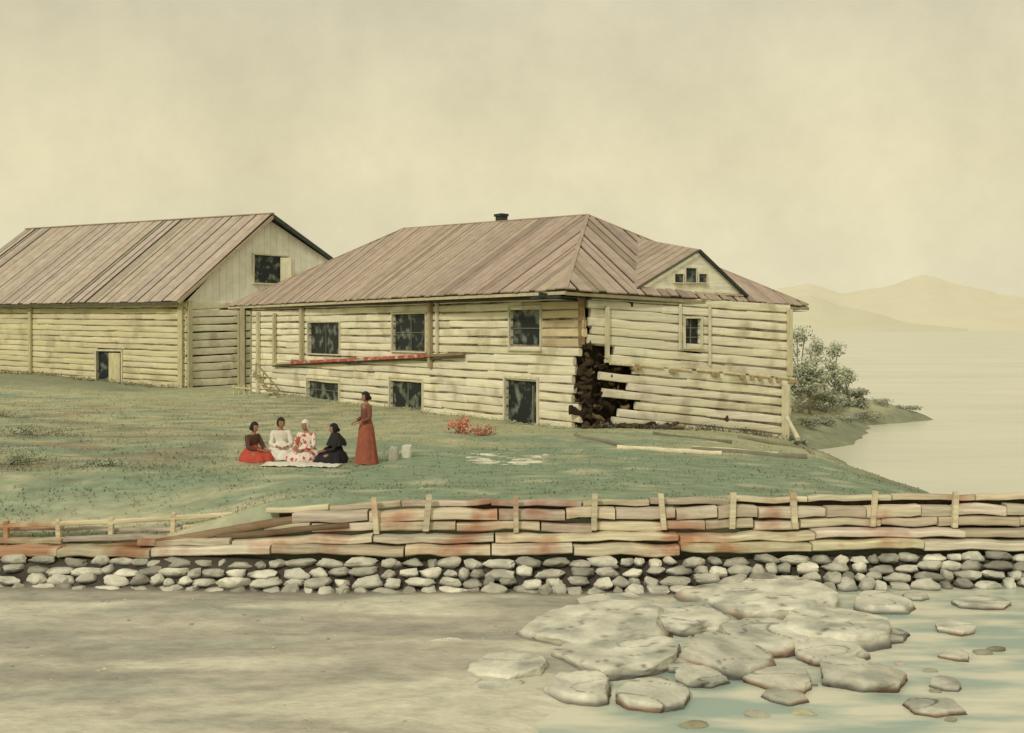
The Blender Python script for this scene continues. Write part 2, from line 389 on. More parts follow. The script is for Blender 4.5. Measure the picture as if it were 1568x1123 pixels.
# rotten corner : broken crossing log ends
rot=MB()
for k in range(75):
    f=rr(.0,.60); z=f*4.3-.1*f-.15; s=rr(-.15,1.9)*(1-.6*f); L_=rr(.12,.65)
    p=A+u2*s+Vector((0,0,z-s*.1))+o2*rr(-.35,.02); k_=.15+rr(0,1.0)**2.5*1.1
    d=(u2*rr(.3,1)+UP*rr(-.9,.45)+o2*rr(-.3,.15)).normalized(); r_=rr(.02,.08)
    rot.log(p,p+d*L_,r_,r_*rr(.6,1.3),0,(k_,k_*.88,k_*.72),jit=.08,seg=.08)
for k in range(11):
    z=.02+k*.245+rr(-.05,.05); k_=rr(.15,.45)
    p=A+Vector((0,0,z)); d=(u2+UP*rr(-.3,.3)).normalized(); rot.log(p-d*rr(-.2,.36)+u1*rr(0,.3),p+d*.3,rr(.05,.15),.1,0,(k_,k_*.9,k_*.78),jit=.09,seg=.07)
for k in range(22):
    s=rr(-.2,3.2); p=A+u2*s+o2*rr(.1,.5); p.z=height(p.x,p.y)+rr(.02,.1); k_=rr(.2,.8); d=(u2+o2*rr(-.4,.4)+UP*rr(-.1,.15)).normalized(); rot.log(p,p+d*rr(.3,.9),.05,.05,0,(k_,k_*.88,k_*.75),jit=.04,seg=.12)
rot.beam(A+UP*2.6-u2*.02+u1*.05,A+UP*4.2-u2*.02+u1*.05,.2,.2,0,(1.6,1.35,1.0))
rot.obj('broken_corner_logs',[mat('rotten_log',(.18,.145,.10),.95,nscale=4,lo=.4,hi=1.4,bump=.6)],house,'auto')
fr=MB(); gl=MB()
for i,o in enumerate(ops1[:5]): window(fr,gl,A,u1,o1,o,mun=(1,1) if i in(1,) else ((1,0) if i in(0,4) else (0,1)),fw=.05)
window(fr,gl,A,u1,o1,ops1[5],fw=.08)
s0,s1,zb,zt=ops1[5]; fr.obox(A+u1*(s0+.32)-o1*.02+UP*((zb+zt)/2-.1),u1,o1,UP,.02,.03,(zt-zb)/2*.85,0,(.35,.35,.3))
fr.obox(A+u1*((s0+s1)/2)+o1*.35+UP*(zb-.07),u1,o1,UP,(s1-s0)/2+.12,.28,.05,0,(.8,.78,.68))
window(fr,gl,A,u2,o2,ops2[0],mun=(1,2),fw=.07)
def wpost(P0,P1,u,o,px,y0,y1,w,dep,off,mi=0,tone=(1,1,1)):
    s,zt=hit(P0,P1,px,y0); _,zb=hit(P0,P1,px,y1)
    c=Vector((P0.x,P0.y,0))+u*s+o*off+UP*((zt+zb)/2); fr.obox(c,u,o,UP,w/2,dep/2,(zt-zb)/2,mi,tone)
wpost(A,B,u1,o1,467,470,556,.22,.14,.17,0,(.68,.65,.56)); wpost(A,B,u1,o1,664,462,562,.15,.14,.17,0,(.62,.56,.46)); wpost(A,B,u1,o1,674,462,540,.10,.1,.15)
wpost(A,B,u1,o1,425,480,556,.16,.12,.17,0,(.75,.72,.62)); wpost(A,B,u1,o1,400,478,600,.18,.14,.17,0,(.9,.88,.8))
wpost(A,C,u2,o2,1083,466,560,.08,.06,.13); wpost(A,C,u2,o2,1038,466,535,.08,.06,.13); wpost(A,C,u2,o2,926,470,548,.12,.1,.14,0,(.9,.88,.8))
wpost(A,C,u2,o2,1198,590,682,.26,.12,.15,0,(1.05,1.02,.95)); wpost(A,C,u2,o2,1205,474,575,.2,.1,.14,0,(.9,.87,.75))
for px,w in ((372,.24),(386,.14)):
    t=P(px,468,49.0); fr.beam(Vector((t.x,t.y,-.2)),Vector((t.x,t.y,4.25)),w,w,0,(.58,.56,.48))
led=MB()
s0,z0=hit(A,B,424,557); s1,z1=hit(A,B,716,542); s_a=hit(A,B,455,553)[0]; s_b=hit(A,B,660,545)[0]
zt=lambda s:lerp(z0,z1,(s-s0)/(s1-s0))
pt=lambda s,o,dz=0:Vector((A.x,A.y,zt(s)+dz))+u1*s+o1*o
led.beam(pt(s_a,.22),pt(s_b,.22),.22,.12,0); led.beam(pt(s0,.2),pt(s_a-.02,.2),.18,.09,1,(.8,.75,.6)); led.beam(pt(s_b+.02,.2),pt(s1,.2),.18,.09,1,(.45,.36,.28))
led.beam(pt(s0,.18,-.12),pt(s1,.18,-.12),.12,.06,2,(2,1.7,1.4))  # dark strip standing for the shade under the ledge
led.obj('storey_ledge',[M_red,M_trim,M_black],house)
for px in (968,975,1024,1030,1088,1094,1132,1148,1160,1176,1188,1206,1214):
    yy=lerp(556,583,(px-925)/295); s,z=hit(A,C,px,yy); c=Vector((A.x,A.y,z-.06))+u2*s
    fr.log(c-o2*.05,c+o2*rr(.16,.26),.08,.07,0,(.6,.5,.38),jit=.02,seg=.15)
s,z=hit(A,C,928,556); s2,z2=hit(A,C,1218,580)
for k in range(7):
    a=lerp(s,s2,k/7+.01); b_=lerp(s,s2,(k+1)/7-.02); za=lerp(z,z2,k/7); zb_=lerp(z,z2,(k+1)/7)
    fr.log(Vector((A.x,A.y,za))+u2*a+o2*.1,Vector((A.x,A.y,zb_))+u2*b_+o2*.1,.05,.05,0,(1.0,.95,.85),jit=.02)
s,z=hit(A,C,1110,640); 
hole=MB(); rock(hole,Vector((A.x,A.y,z))+u2*s+o2*.04,(.13,.08,.15)); hole.obj('wall_hole',[M_dark],house,True)
fr.obj('window_and_door_frames',[M_trim],house); gl.obj('window_panes',[M_glass],house)
# roof
Ae=P(866,444,29.8); Be=P(350,466,50.5); Ce=P(1238,468,36.0); Be.z=4.3; Ae.z=4.3
De=Be+(Ce-Ae); R1=P(900,331,36.2); R2=P(620,351,46.0)
rf=MB(); un=MB()
hipface(rf,Ae,Be,[R1,R2],un); hipface(rf,Ae,Ce,[R1],un,mi=0,pd=.2,groove=.07); hipface(rf,Ce,De,[R1,R2],un); hipface(rf,De,Be,[R2],un)
for a,b_ in((R1,R2),(R1,Ae),(R1,Ce),(R2,Be),(R2,De)): 
    rf.beam(a+UP*.05,b_+UP*.035,.14,.04,0,(.9,.88,.86))
for a,b_,tn in((Ae,Be,(.85,.8,.7)),(Ce,De,(.6,.6,.5)),(De,Be,(.6,.6,.5))): rf.beam(a-UP*.11,b_-UP*.11,.06,.10,1,tn)
rf.beam(Ae-UP*.13,Ce-UP*.13,.06,.10,1,(.5,.45,.35))
rf.beam(P(826,450,30.4)-UP*.03,P(968,466,31.6)-UP*.02,.14,.14,2,(1,1,1)); rf.beam(Ae-UP*.22+u1*.2,Ae-UP*.22+u1*1.6,.1,.08,2)
rf.obj('board_roof',[M_roof,M_trim,M_black],house)
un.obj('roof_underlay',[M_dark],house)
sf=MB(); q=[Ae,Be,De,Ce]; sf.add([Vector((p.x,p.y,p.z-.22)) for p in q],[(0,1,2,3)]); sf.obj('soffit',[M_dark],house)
# gablet dormer
GL=P(972,443,31.75); GR=P(1138,451,34.4); AP=P(1068,384,33.2); BK=P(976,367,35.9)
dm=MB()
gi=-o2*.02
dm.add([GL+gi,GR+gi,AP+gi-UP*.03],[(0,1,2)],0); 
sh=o2*.07
for side,G,tn in((0,GL,.95),(1,GR,.8)):
    n=9
    for i in range(n):
        a=i/n+.01; c=(i+1)/n-.006; ap=AP+sh; g=G+sh+(G-AP).normalized()*.12
        r0,r1=ap.lerp(BK,a),ap.lerp(BK,c); v0,v1=g.lerp(BK,a),g.lerp(BK,c)
        k=rr(.85,1.08)*tn; up=UP*.045
        dm.add([r0,r1,v1,v0,r0+up,r1+up,v1+up,v0+up],[(0,1,2,3),(4,5,6,7),(0,1,5,4),(1,2,6,5),(2,3,7,6),(3,0,4,7)],1,(k,k,k))
dm.beam(AP+sh*1.4-UP*.0,GR+sh*1.4+(GR-AP).normalized()*.15,.06,.10,2); dm.beam(AP+sh*1.4,GL+sh*1.4,.04,.05,2,(2,1.8,1.4))
dm.beam(GL+o2*.02-UP*.04,GR+o2*.02-UP*.04,.08,.05,3,(.9,.85,.7)); dm.beam(GL.lerp(GR,.3)+o2*.06-UP*.09,GR+o2*.06-UP*.09,.06,.04,2)
gl2=MB()
uG=Vector((GR.x-GL.x,GR.y-GL.y,0)).normalized(); oG=Vector((uG.y,-uG.x,0))
for x0,x1 in((1032,1045),(1049,1065),(1069,1081)):
    op=opening(Vector((GL.x,GL.y,0)),Vector((GR.x,GR.y,0)),x0,x1,411 if x0==1049 else 420,433)
    c=Vector((GL.x,GL.y,0))
    window(dm,gl2,c,uG,oG,(op[0],op[1],op[2],op[3]),mun=(1,1),fw=.025,mi=3,proud=.04)
for i,v in enumerate(gl2.v): gl2.v[i]=(v[0]+oG.x*.07,v[1]+oG.y*.07,v[2])
gl2.obj('gable_panes',[M_glass],house)
dm.obj('gable_dormer',[M_wallR,M_roof,M_black,M_trim],house)
ch=MB(); c=P(768,338,40.5); ch.obox(c-UP*.1,u1,o1,UP,.2,.16,.3,0); ch.obox(c+UP*.22+u1*.02,u1,o1,UP,.24,.2,.05,0); ch.obj('chimney_stub',[M_black],house)
# stairs
st=empty('wooden_stairs',P(405,600,45)); sm=MB()
for i in range(6):
    b0=P(392+i*6,575+i*6.5,45.4-i*.2); sm.obox(b0,Vector((1,0,0)),Vector((0,1,0)),UP,.16,.45,.025,0,(.95,.92,.82))
sm.beam(P(388,572,45),P(428,617,44),.06,.18,0,(.5,.45,.36)); sm.beam(P(392,556,45),P(428,598,44),.05,.06,0,(.5,.46,.36))
for t in(0,.33,.66,1): 
    a=P(lerp(392,426,t),lerp(557,596,t),lerp(45,44,t)); sm.beam(a,Vector((a.x,a.y,a.z-.62)),.05,.05,0,(.5,.46,.36))
for x in (358,366,374,382): a=P(x,590,46.5); sm.beam(a,Vector((a.x,a.y,-.1)),.06,.05,0,(.95,.92,.8))
sm.beam(P(355,593,46.4),P(392,596,46.4),.05,.06,0,(.95,.92,.8))
sm.obj('treads_and_rails',[M_trim],st)

# ================================================================= BARN
barn=empty('log_barn',Vector((-24,58,0)))
K0=Vector((-17.35,52,0)); lg=Vector((-.9,.437,0)).normalized(); K1=K0+lg*21; KF=Vector((-8.0,62.3,0)); K2=KF+lg*21
gd=(KF-K0).normalized(); go=Vector((gd.y,-gd.x,0)); lo_=Vector((lg.y,-lg.x,0)); 
if lo_.y>0: lo_=-lo_
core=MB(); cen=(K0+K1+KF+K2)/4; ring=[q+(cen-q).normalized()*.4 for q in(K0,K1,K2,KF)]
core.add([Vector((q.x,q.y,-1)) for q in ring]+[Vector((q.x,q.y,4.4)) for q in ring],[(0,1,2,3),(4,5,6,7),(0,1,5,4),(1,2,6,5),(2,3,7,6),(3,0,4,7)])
core.obj('light_block_core',[M_dark],barn)  # added dark filler that keeps light out of the barn walls
bo=[opening(K0,K1,150,188,538,586)]
chk_=MB()
w=MB(); log_wall(w,K0,K1,(-.4,4.55),(.2,4.7),15,bo,None,lambda p,q,f,t:(t[0]*.95,t[1]*.94,t[2]*.87),chink=chk_)
log_wall(w,K1,K2,(.0,4.6),(.0,4.8),14,[])
w.obj('log_wall_long',[mat('barn_log',(.84,.79,.56),.9,scale=(.5,6,9),nscale=1.5,lo=.74,hi=1.06,bump=.4,rotz=.45,second=(.62,.57,.39),sec_scale=.9,sec_lo=.52,sec_hi=.68)],barn,'auto')
chk_.obj('chinking',[M_chink],barn)
w=MB(); log_wall(w,K0,KF,(-.4,4.55),(-.3,5.0),12,[],None,None); log_wall(w,KF,K2,(0,4.8),(0,4.8),14,[])
w.obj('log_wall_gable',[M_wallR],barn,'auto')
apx=P(409,329,55.6); rend=apx+Vector((-18.0,8.7,0)); rend.z=P(40,352,64.3).z
ov=-lg*.45
g=MB(); gb0=Vector((K0.x,K0.y,4.5)); gb1=Vector((KF.x,KF.y,5.0)); ga=Vector((apx.x,apx.y,apx.z-.15)); 
t_=(ga-gb0).dot(gd); ga=Vector((K0.x,K0.y,0))+gd*t_+UP*ga.z
n=34
def topz(u):
    s=u*(gb1-gb0).length
    return lerp(gb0.z,ga.z,s/t_) if s<t_ else lerp(ga.z,gb1.z,(s-t_)/((gb1-gb0).length-t_))
for i in range(n):
    a,c=i/n,(i+1)/n-.001
    p0=gb0.lerp(gb1,a); p1=gb0.lerp(gb1,c); k=rr(.95,1.03); q=[p0-UP*.1,p1-UP*.1,Vector((p1.x,p1.y,topz(c))),Vector((p0.x,p0.y,topz(a)))]
    oo=go*rr(0,.01); q=[v+oo for v in q]; bk=[v-go*.05 for v in q]
    g.add(q+bk,[(0,1,2,3),(4,5,6,7),(0,1,5,4),(1,2,6,5),(2,3,7,6),(3,0,4,7)],0,(k,k,k))
g.obj('gable_boards',[mat('gable_board',(.92,.90,.78),.9,nscale=2,lo=.86,hi=1.05,bump=.2)],barn)
fr=MB(); gl=MB()
window(fr,gl,K0,lg,lo_,bo[0],mun=(1,0),fw=.1)
fr.obox(K0+lg*(bo[0][0]+.45)+lo_*.16+UP*(bo[0][2]+.85),lg,lo_,UP,.42,.03,.8,0,(.95,.9,.7))
op=opening(K0,KF,388,440,392,434)
window(fr,gl,K0,gd,go,op,fw=.09,proud=.1)
for i,v in enumerate(gl.v[8:]): gl.v[8+i]=(v[0]+go.x*.10,v[1]+go.y*.10,v[2])
c=K0+gd*(op[1]-.35)+go*.35+UP*((op[2]+op[3])/2); fr.obox(c,(gd+go*.9).normalized(),(go-gd*.9).normalized(),UP,.30,.02,(op[3]-op[2])/2*.9,0,(1.15,1.15,1.1))
for px,w_ in((50,.2),(280,.3)):
    s,_=hit(K0,K1,px,500); fr.obox(K0+lg*s+lo_*.17+UP*2.1,lg,lo_,UP,w_/2,.06,2.5,0,(.85,.83,.66))
fr.obox(K0+gd*.18+go*.17+UP*2.1,gd,go,UP,.12,.07,2.5,0,(.75,.73,.6)); fr.obox(K0+gd*3.2+go*.17+UP*2.1,gd,go,UP,.12,.07,2.5,0,(.75,.73,.6))
fr.obj('frames_shutter_posts',[M_trim],barn); gl.obj('openings',[M_glass],barn)
rf=MB(); un=MB()
E0=P(273,461,51.4); E1=E0+Vector((-18.6,9.0,0)); E1.z=E0.z; T0=apx+ov; T1=rend
plankroof(rf,lambda u:(E0+ov*.2).lerp(E1,u),lambda u:T0.lerp(T1,u),w=.5,groove=.085)
F0=P(600,462,63); F1=F0+Vector((-18.6,9.0,0))
plankroof(rf,lambda u:F0.lerp(F1,u),lambda u:T0.lerp(T1,u),w=.42)
dz=-UP*.06
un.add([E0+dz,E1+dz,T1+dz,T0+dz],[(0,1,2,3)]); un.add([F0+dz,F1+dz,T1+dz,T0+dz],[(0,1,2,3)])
rf.beam(T0-UP*.12,F0-UP*.12,.10,.2,2,(1.3,1.6,1.6)); rf.beam(T0-UP*.14,E0-UP*.1,.08,.16,0,(.9,.85,.75)); rf.beam(E0-UP*.12,E1-UP*.12,.06,.14,2,(2.4,2.0,1.5))
rf.beam(T0+UP*.06,T1+UP*.06,.2,.06,0,(.8,.76,.7))
M_roofB=mat('barn_roof_board',(.51,.44,.36),.92,nscale=2,lo=.8,hi=1.12,bump=.35)
rf.obj('board_roof',[M_roofB,M_trim,M_black],barn); un.obj('roof_underlay',[M_dark],barn)

# ================================================================= BREAKWATER
bw=empty('log_breakwater',Vector((3,17.4,-.6)))
M_tim=mat('breakwater_timber',(.70,.65,.51),.9,scale=(.6,4,8),nscale=2,lo=.62,hi=1.12,bump=.6,second=(.50,.30,.20),sec_scale=.9,sec_lo=.53,sec_hi=.66)
tb=MB()
def fD(x): return stoneD(x)+1.0
def course(x0,x1,zt,zb,off,ln=(1.3,2.6),hd=.13,drop=None,gap=.03,tk=1.0):
    x=x0
    while x<x1:
        l=rr(*ln); xe=min(x+l,x1); zc=(zt+zb)/2; hh=(zt-zb)/2*rr(.84,.98)
        dz0=drop(x) if drop else 0; dz1=drop(xe) if drop else 0
        k=rr(.76,1.15)*tk; tb.log(Vector((x,fD(x)+off+rr(-.03,.03),zc+dz0+rr(-.03,.03))),Vector((xe-gap,fD(xe)+off+rr(-.03,.03),zc+dz1+rr(-.03,.03))),hh,hd,0,(k,k*rr(.92,1),k*rr(.85,1)),jit=.025,seg=.2,sq=.38)
        x=xe
course(-4.4,15,.03,-.08,.04,(1.0,1.7),.08,drop=lambda x:-.17*sst(-1.8,-4.4,x)); course(-3.9,15,-.12,-.33,-.06,(.6,1.5),drop=lambda x:-.07*sst(-1.8,-4.4,x)); course(-4.4,15,-.35,-.53,-.03,(.7,1.7),.15)
course(-6.6,15,-.55,-.68,-.24,(1.6,3.4),.2,drop=lambda x:-.12*sst(-3,-6.4,x)); course(-16,15,-.70,-.88,-.36,(1.4,3.0),.2,drop=lambda x:-.10*sst(-4,-9,x))
course(-16,-3.5,-.50,-.58,.45,(2.2,3.2),.06,drop=lambda x:-.12*sst(-3,-9,x)); course(-16,-5.0,-.62,-.72,.2,(2.0,3.0),.10,drop=lambda x:-.13*sst(-3,-9,x),tk=.85)
tb.log(Vector((-6.3,17.35,-.70)),Vector((-3.2,17.5,-.22)),.07,.08,0,(.45,.35,.28),seg=.3)
tb.log(Vector((-5.2,17.3,-.60)),Vector((-2.9,17.4,-.40)),.05,.06,0,(.3,.24,.19),seg=.3)
tb.log(Vector((-8.8,17.6,-.90)),Vector((-5.9,17.4,-.70)),.05,.06,0,(.5,.42,.33),seg=.3)
tb.obj('timber_courses',[M_tim],bw,'auto')
bk=MB()
x=-4.2
while x<15:
    a=Vector((x,fD(x)+.16,-.5)); b_=Vector((x+1.0,fD(x+1)+.16,-.5)); bk.beam(a,b_,.06,.85 if x>-2 else .6); x+=1
bk.obj('dark_backing',[M_dark],bw)  # dark strips set behind the timber courses
ps=MB()
for px in (575,655,790,910,1015,1125,1222,1350,1480,1600,1730):
    x=(px-784)/F*17.35; y=fD(x)-.24; t=rr(.9,1.15)
    ps.obox(Vector((x,y,-.19+rr(-.03,.04))),Vector((1,rr(-.1,.1),0)).normalized(),Vector((0,1,0)),Vector((rr(-.1,.1),0,1)).normalized(),rr(.04,.055),.04,.32,0,(t,t*.97,t*.88))
ps.obj('retaining_posts',[M_tim],bw)
fe=MB(); fence=empty('rail_fence',Vector((-6,18.4,-.4)))
pp=[(-120,806),(-50,804),(10,803),(90,800),(170,797),(265,790),(360,785),(480,778),(570,768)]
last=None
for px,py in pp:
    p=P(px,py,18.1); gz=height(p.x,p.y); fe.obox(Vector((p.x,p.y,(p.z+.06+gz-.2)/2)),Vector((1,0,0)),Vector((0,1,0)),Vector((rr(-.06,.06),0,1)).normalized(),.04,.04,(p.z+.06-gz+.2)/2,0,(1.05,1,.85))
    if last:
        fe.log(last,p+Vector((.05,0,-.03)),.045,.04,0,(1.15,1.1,.95),seg=.4)
    last=p+Vector((-.05,0,-.03))
fe.obj('posts_and_rails',[M_tim],fence)
# stone revetment
M_stone=mat('revetment_stone',(.66,.645,.56),.9,nscale=3.2,lo=.68,hi=1.12,bump=.5,second=(.46,.455,.39),sec_scale=2.2)
sr=MB()
for layer,(zc,off,hb) in enumerate(((-1.34,-.08,.11),(-1.21,.04,.09),(-1.09,.2,.09),(-.97,.38,.08))):
    x=-16+layer*.2
    while x<15:
        w_=rr(.09,.29) ; h_=hb*rr(.7,1.2)
        k=rr(.5,1.25)
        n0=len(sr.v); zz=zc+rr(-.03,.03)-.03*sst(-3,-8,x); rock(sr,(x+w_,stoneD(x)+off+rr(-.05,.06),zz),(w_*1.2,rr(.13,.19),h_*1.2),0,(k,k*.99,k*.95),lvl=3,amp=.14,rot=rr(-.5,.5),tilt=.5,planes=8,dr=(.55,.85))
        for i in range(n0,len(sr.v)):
            q=lerp(.22,1.05,sst(-.7,.05,(sr.v[i][2]-zz)/h_))*k; sr.c[i]=(q,q*.99,q*.95)  # shade painted into the lower part of each stone, tops left pale
        x+=w_*2+rr(-.02,.05)
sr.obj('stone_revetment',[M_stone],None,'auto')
# boulders on the shore
M_rock=mat('boulder_stone',(.70,.685,.57),.88,nscale=2.6,lo=.68,hi=1.12,bump=.7,bdist=.04,second=(.47,.475,.40),sec_scale=1.6)
BL=[(800,1062,946,1003,1),(850,1062,990,1045,1),(1055,1205,976,1040,.9),(980,1135,932,975,1.05),(1075,1315,896,960,1.1),(1115,1265,960,1010,1),(1215,1410,944,1003,1.05),(1235,1340,988,1024,.9),(1280,1418,1022,1066,.85),(835,950,1040,1082,1.05),(955,1066,1054,1096,.9),(720,845,1018,1048,1.05),(1160,1266,1036,1066,.9),(1446,1508,958,976,1),(1392,1428,909,921,.9),(1450,1494,1000,1014,.9),(1400,1490,1082,1100,.85),(1436,1482,1046,1061,.8),(890,1015,922,948,1),(1175,1245,1066,1082,.7),(1005,1095,1012,1034,.8),(1325,1425,918,944,1),(1476,1566,922,936,.9),(715,805,1050,1065,.8),(1305,1405,970,988,.8),(640,725,990,1003,1.1),(1040,1120,1036,1056,.9),(1060,1160,954,975,1.0),(1260,1330,1000,1016,.8),(900,980,978,994,.8),(1090,1170,930,948,.9),(770,830,1006,1020,.85)]
for i,(x0,x1,yt,yb,k) in enumerate(BL):
    D=4.47*F/(yb-505); wd=(x1-x0)/F*D/2*1.16; dep=min(1.0*wd,((4.47*F/(yt-505))-D)*.62+.08); ht=(yb-yt)/F*D*.62+.05
    o=MB(); c=((( x0+x1)/2-784)/F*D,D+dep*.9,LAKE+ht*.02)
    t=[]; rock(o,c,(wd,dep,ht),lvl=5,amp=.06,planes=8,flat=.55,tilt=.16,zr=(-.1,.3),dr=(.70,.92))
    tp=ht*.55
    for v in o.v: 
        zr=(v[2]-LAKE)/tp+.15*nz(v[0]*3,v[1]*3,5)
        rd=.75*sst(.75,.2,zr)*sst(.0,.3,nz(v[0]*1.6,v[1]*1.6,i)+(.3 if i in(8,10,12,16) else 0)); q=lerp(.25,1.05,sst(.05,.75,zr))*k*(1+.2*nz(v[0]*1.5,v[1]*3,9))  # rd: reddish rock colour; q: shade painted onto the undersides
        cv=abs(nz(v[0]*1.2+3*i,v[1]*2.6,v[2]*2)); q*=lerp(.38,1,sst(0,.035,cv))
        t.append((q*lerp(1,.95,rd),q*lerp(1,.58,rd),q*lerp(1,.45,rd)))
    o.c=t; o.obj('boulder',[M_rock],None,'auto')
pb=MB()
for i in range(90):
    x=rr(-1.6,7); y=rr(11,15.6); r=rr(.03,.11); k=rr(.4,.9)
    if nz(x*.8,y*1.5,44)<.0: continue
    rock(pb,(x,y,LAKE+.01),(r*1.8,r,r*.5),0,(k,k*rr(.85,1),k*rr(.75,.95)),lvl=2)
for i in range(120):
    x=rr(-9,0); y=rr(10.5,16.2); r=rr(.01,.035); k=rr(.5,1.0); rock(pb,(x,y,height(x,y)),(r*1.4,r,r*.6),0,(k,k,k*.95),lvl=2)
pb.obj('shore_pebbles',[M_rock],None,'auto')
for (px,py,w_,h_,k) in ((622,700,.2,.27,1.2),(602,705,.22,.3,.75),):
    D=3.07*F/(py-505); o=MB(); x=(px-784)/F*D; rock(o,(x,D,height(x,D)+h_*.5),(w_/2*1.3,w_/2,h_),0,(k,k,k),planes=7,amp=.15); o.obj('standing_stone',[M_rock],None,'auto')
o=MB()
for i in range(34):
    px=rr(720,840); py=rr(690,716); D=3.07*F/(py-505); x=(px-784)/F*D; r=rr(.06,.2); k=rr(.8,1.2); rock(o,(x,D,height(x,D)-.01),(r*1.6,r,r*.3),0,(k,k,k*.95),lvl=2)
o.obj('flat_stones',[M_rock],None,'auto')
o=MB()
for (xa,ya,xb,yb,Da,Db,r,k) in ((945,690,1105,697,26.5,26,.06,1.25),(1060,700,1235,712,26.5,26.6,.07,.4),(1060,696,1190,703,26.8,26.9,.05,1.2),(1000,684,1120,690,29.5,28.5,.05,.3),(880,668,960,696,28.5,26.6,.05,.4),(1130,690,1230,700,31,30,.06,.4),(1205,640,1222,672,33.5,32.5,.07,1.1),(1225,676,1245,715,31,29,.06,.5)):
    a=P(xa,ya,Da); b_=P(xb,yb,Db)
    if ya>660: a.z=height(a.x,a.y)+r*.6; b_.z=height(b_.x,b_.y)+r*.6
    o.log(a,b_,r,r,0,(k,k*.97,k*.9),jit=.03,seg=.3)
o.obj('fallen_timbers',[mat('bleached_timber',(.66,.62,.50),.9,nscale=3)],None,'auto')

# ================================================================= FOLIAGE
def clump(mb,c,r,n,ls,base,dark=.55):
    for i in range(n):
        v=Vector((random.gauss(0,.5),random.gauss(0,.5),random.gauss(0,.5)))
        if v.length>1.15: v*=.8
        p=Vector((c.x+v.x*r[0],c.y+v.y*r[1],c.z+v.z*r[2]))
        d=Vector((rr(-1,1),rr(-1,1),rr(-1,1))).normalized(); e=d.orthogonal().normalized(); s=ls*rr(.6,1.3)
        k=lerp(dark,1.2,max(0,min(1,.5+v.z*.5+v.x*-.2)))*rr(.75,1.2)  # upper and sunward leaves coloured lighter, shading painted into the foliage
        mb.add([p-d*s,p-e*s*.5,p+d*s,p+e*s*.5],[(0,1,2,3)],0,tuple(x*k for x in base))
M_bark=mat('bark',(.25,.21,.15),.9,nscale=6)
def tree(px,pyb,pyt,D,wpx,base):
    b0=P(px,pyb,D); b0.z=min(b0.z,height(b0.x,b0.y)+.02); top=P(px,pyt,D).z; H=top-b0.z; W=wpx/F*D/2
    e=empty('shoreline_tree',b0); t=MB(); t.log(b0-UP*.2,b0+UP*H*.55+Vector((rr(-.1,.1),0,0)),.06,.06,0,jit=.04,seg=.3); cr=MB()
    for i in range(12):
        a=rr(0,6.28); f=rr(.15,.95); rad=W*rr(.4,.95)*(1.15-f*.8); q=b0+Vector((math.cos(a)*rad,math.sin(a)*rad,H*f))
        s=b0+UP*H*min(.5,f*.7); t.log(s,q,.022,.022,0,jit=.05,seg=.3); kk=rr(.75,1.25)
        clump(cr,q,(W*.42,W*.42,H*.11),110,.08,tuple(x*kk for x in base))
    clump(cr,b0+UP*H*.93,(W*.2,W*.2,H*.1),80,.06,base)
    t.obj('trunk_and_limbs',[M_bark],e); cr.obj('crown',[M_leaf],e)
gg=(.50,.53,.38)  # tree colours lightened and greyed to include haze
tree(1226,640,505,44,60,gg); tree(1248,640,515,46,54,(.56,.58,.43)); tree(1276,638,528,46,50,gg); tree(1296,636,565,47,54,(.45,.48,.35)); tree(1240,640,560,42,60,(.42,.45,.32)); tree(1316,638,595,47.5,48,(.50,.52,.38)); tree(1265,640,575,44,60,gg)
def shrub(name,px,py,D,wpx,hpx,base,n=500,ls=.05):
    b0=P(px,py,D); b0.z=height(b0.x,b0.y); W=wpx/F*D/2; H=hpx/F*D; cr=MB()
    for i in range(6):
        q=b0+Vector((rr(-.8,.8)*W,rr(-.5,.5)*W,H*rr(.1,.6))); kk=rr(.75,1.25); clump(cr,q,(W*.45,W*.4,H*.35),n//6,ls,tuple(x*kk for x in base))
        cr.log(b0,q,.01,.01,0,(.2,.15,.1))
    cr.obj(name,[M_leaf])
for px,D,w_,h_ in((1350,48.3,60,12),(1385,48.6,50,7),(1320,46,60,16),(1235,38,50,16),(1260,40,50,14),(1290,43,50,10),(1225,34,30,12)): shrub('shore_shrub',px,0,D,w_,h_,(.36,.38,.28))
shrub('flowering_shrub',702,640,29,44,30,(.62,.24,.15),420,.04); shrub('flowering_shrub',738,645,28.7,48,20,(.60,.30,.19),360,.04)
for px,D,w_,h_,b_ in((15,22.5,110,34,(.36,.41,.28)),(60,28,110,18,(.36,.39,.27)),(20,34,100,20,(.36,.36,.25)),(-60,25,90,45,(.36,.40,.28)),(150,22.2,90,10,(.37,.41,.29))): shrub('shrub',px,0,D,w_,h_,b_,480,.035)
wd=MB()
for i in range(150):
    s=rr(0,22); p=A+u1*s+o1*rr(.2,.7); p.z=height(p.x,p.y); clump(wd,p+UP*.04,(.2,.15,.08),10,.035,(.48,.48,.31))
for i in range(160):
    s=rr(0,9); p=A+u2*s+o2*rr(.1,.6); p.z=height(p.x,p.y); clump(wd,p+UP*.05,(.25,.15,.12),10,.04,(.16,.15,.115))
for i in range(160):
    s=rr(0,21); p=K0+lg*s+lo_*rr(.2,1.0); p.z=height(p.x,p.y); clump(wd,p+UP*.06,(.35,.2,.12),10,.05,(.30,.26,.18))
wd.obj('weeds',[M_leaf])

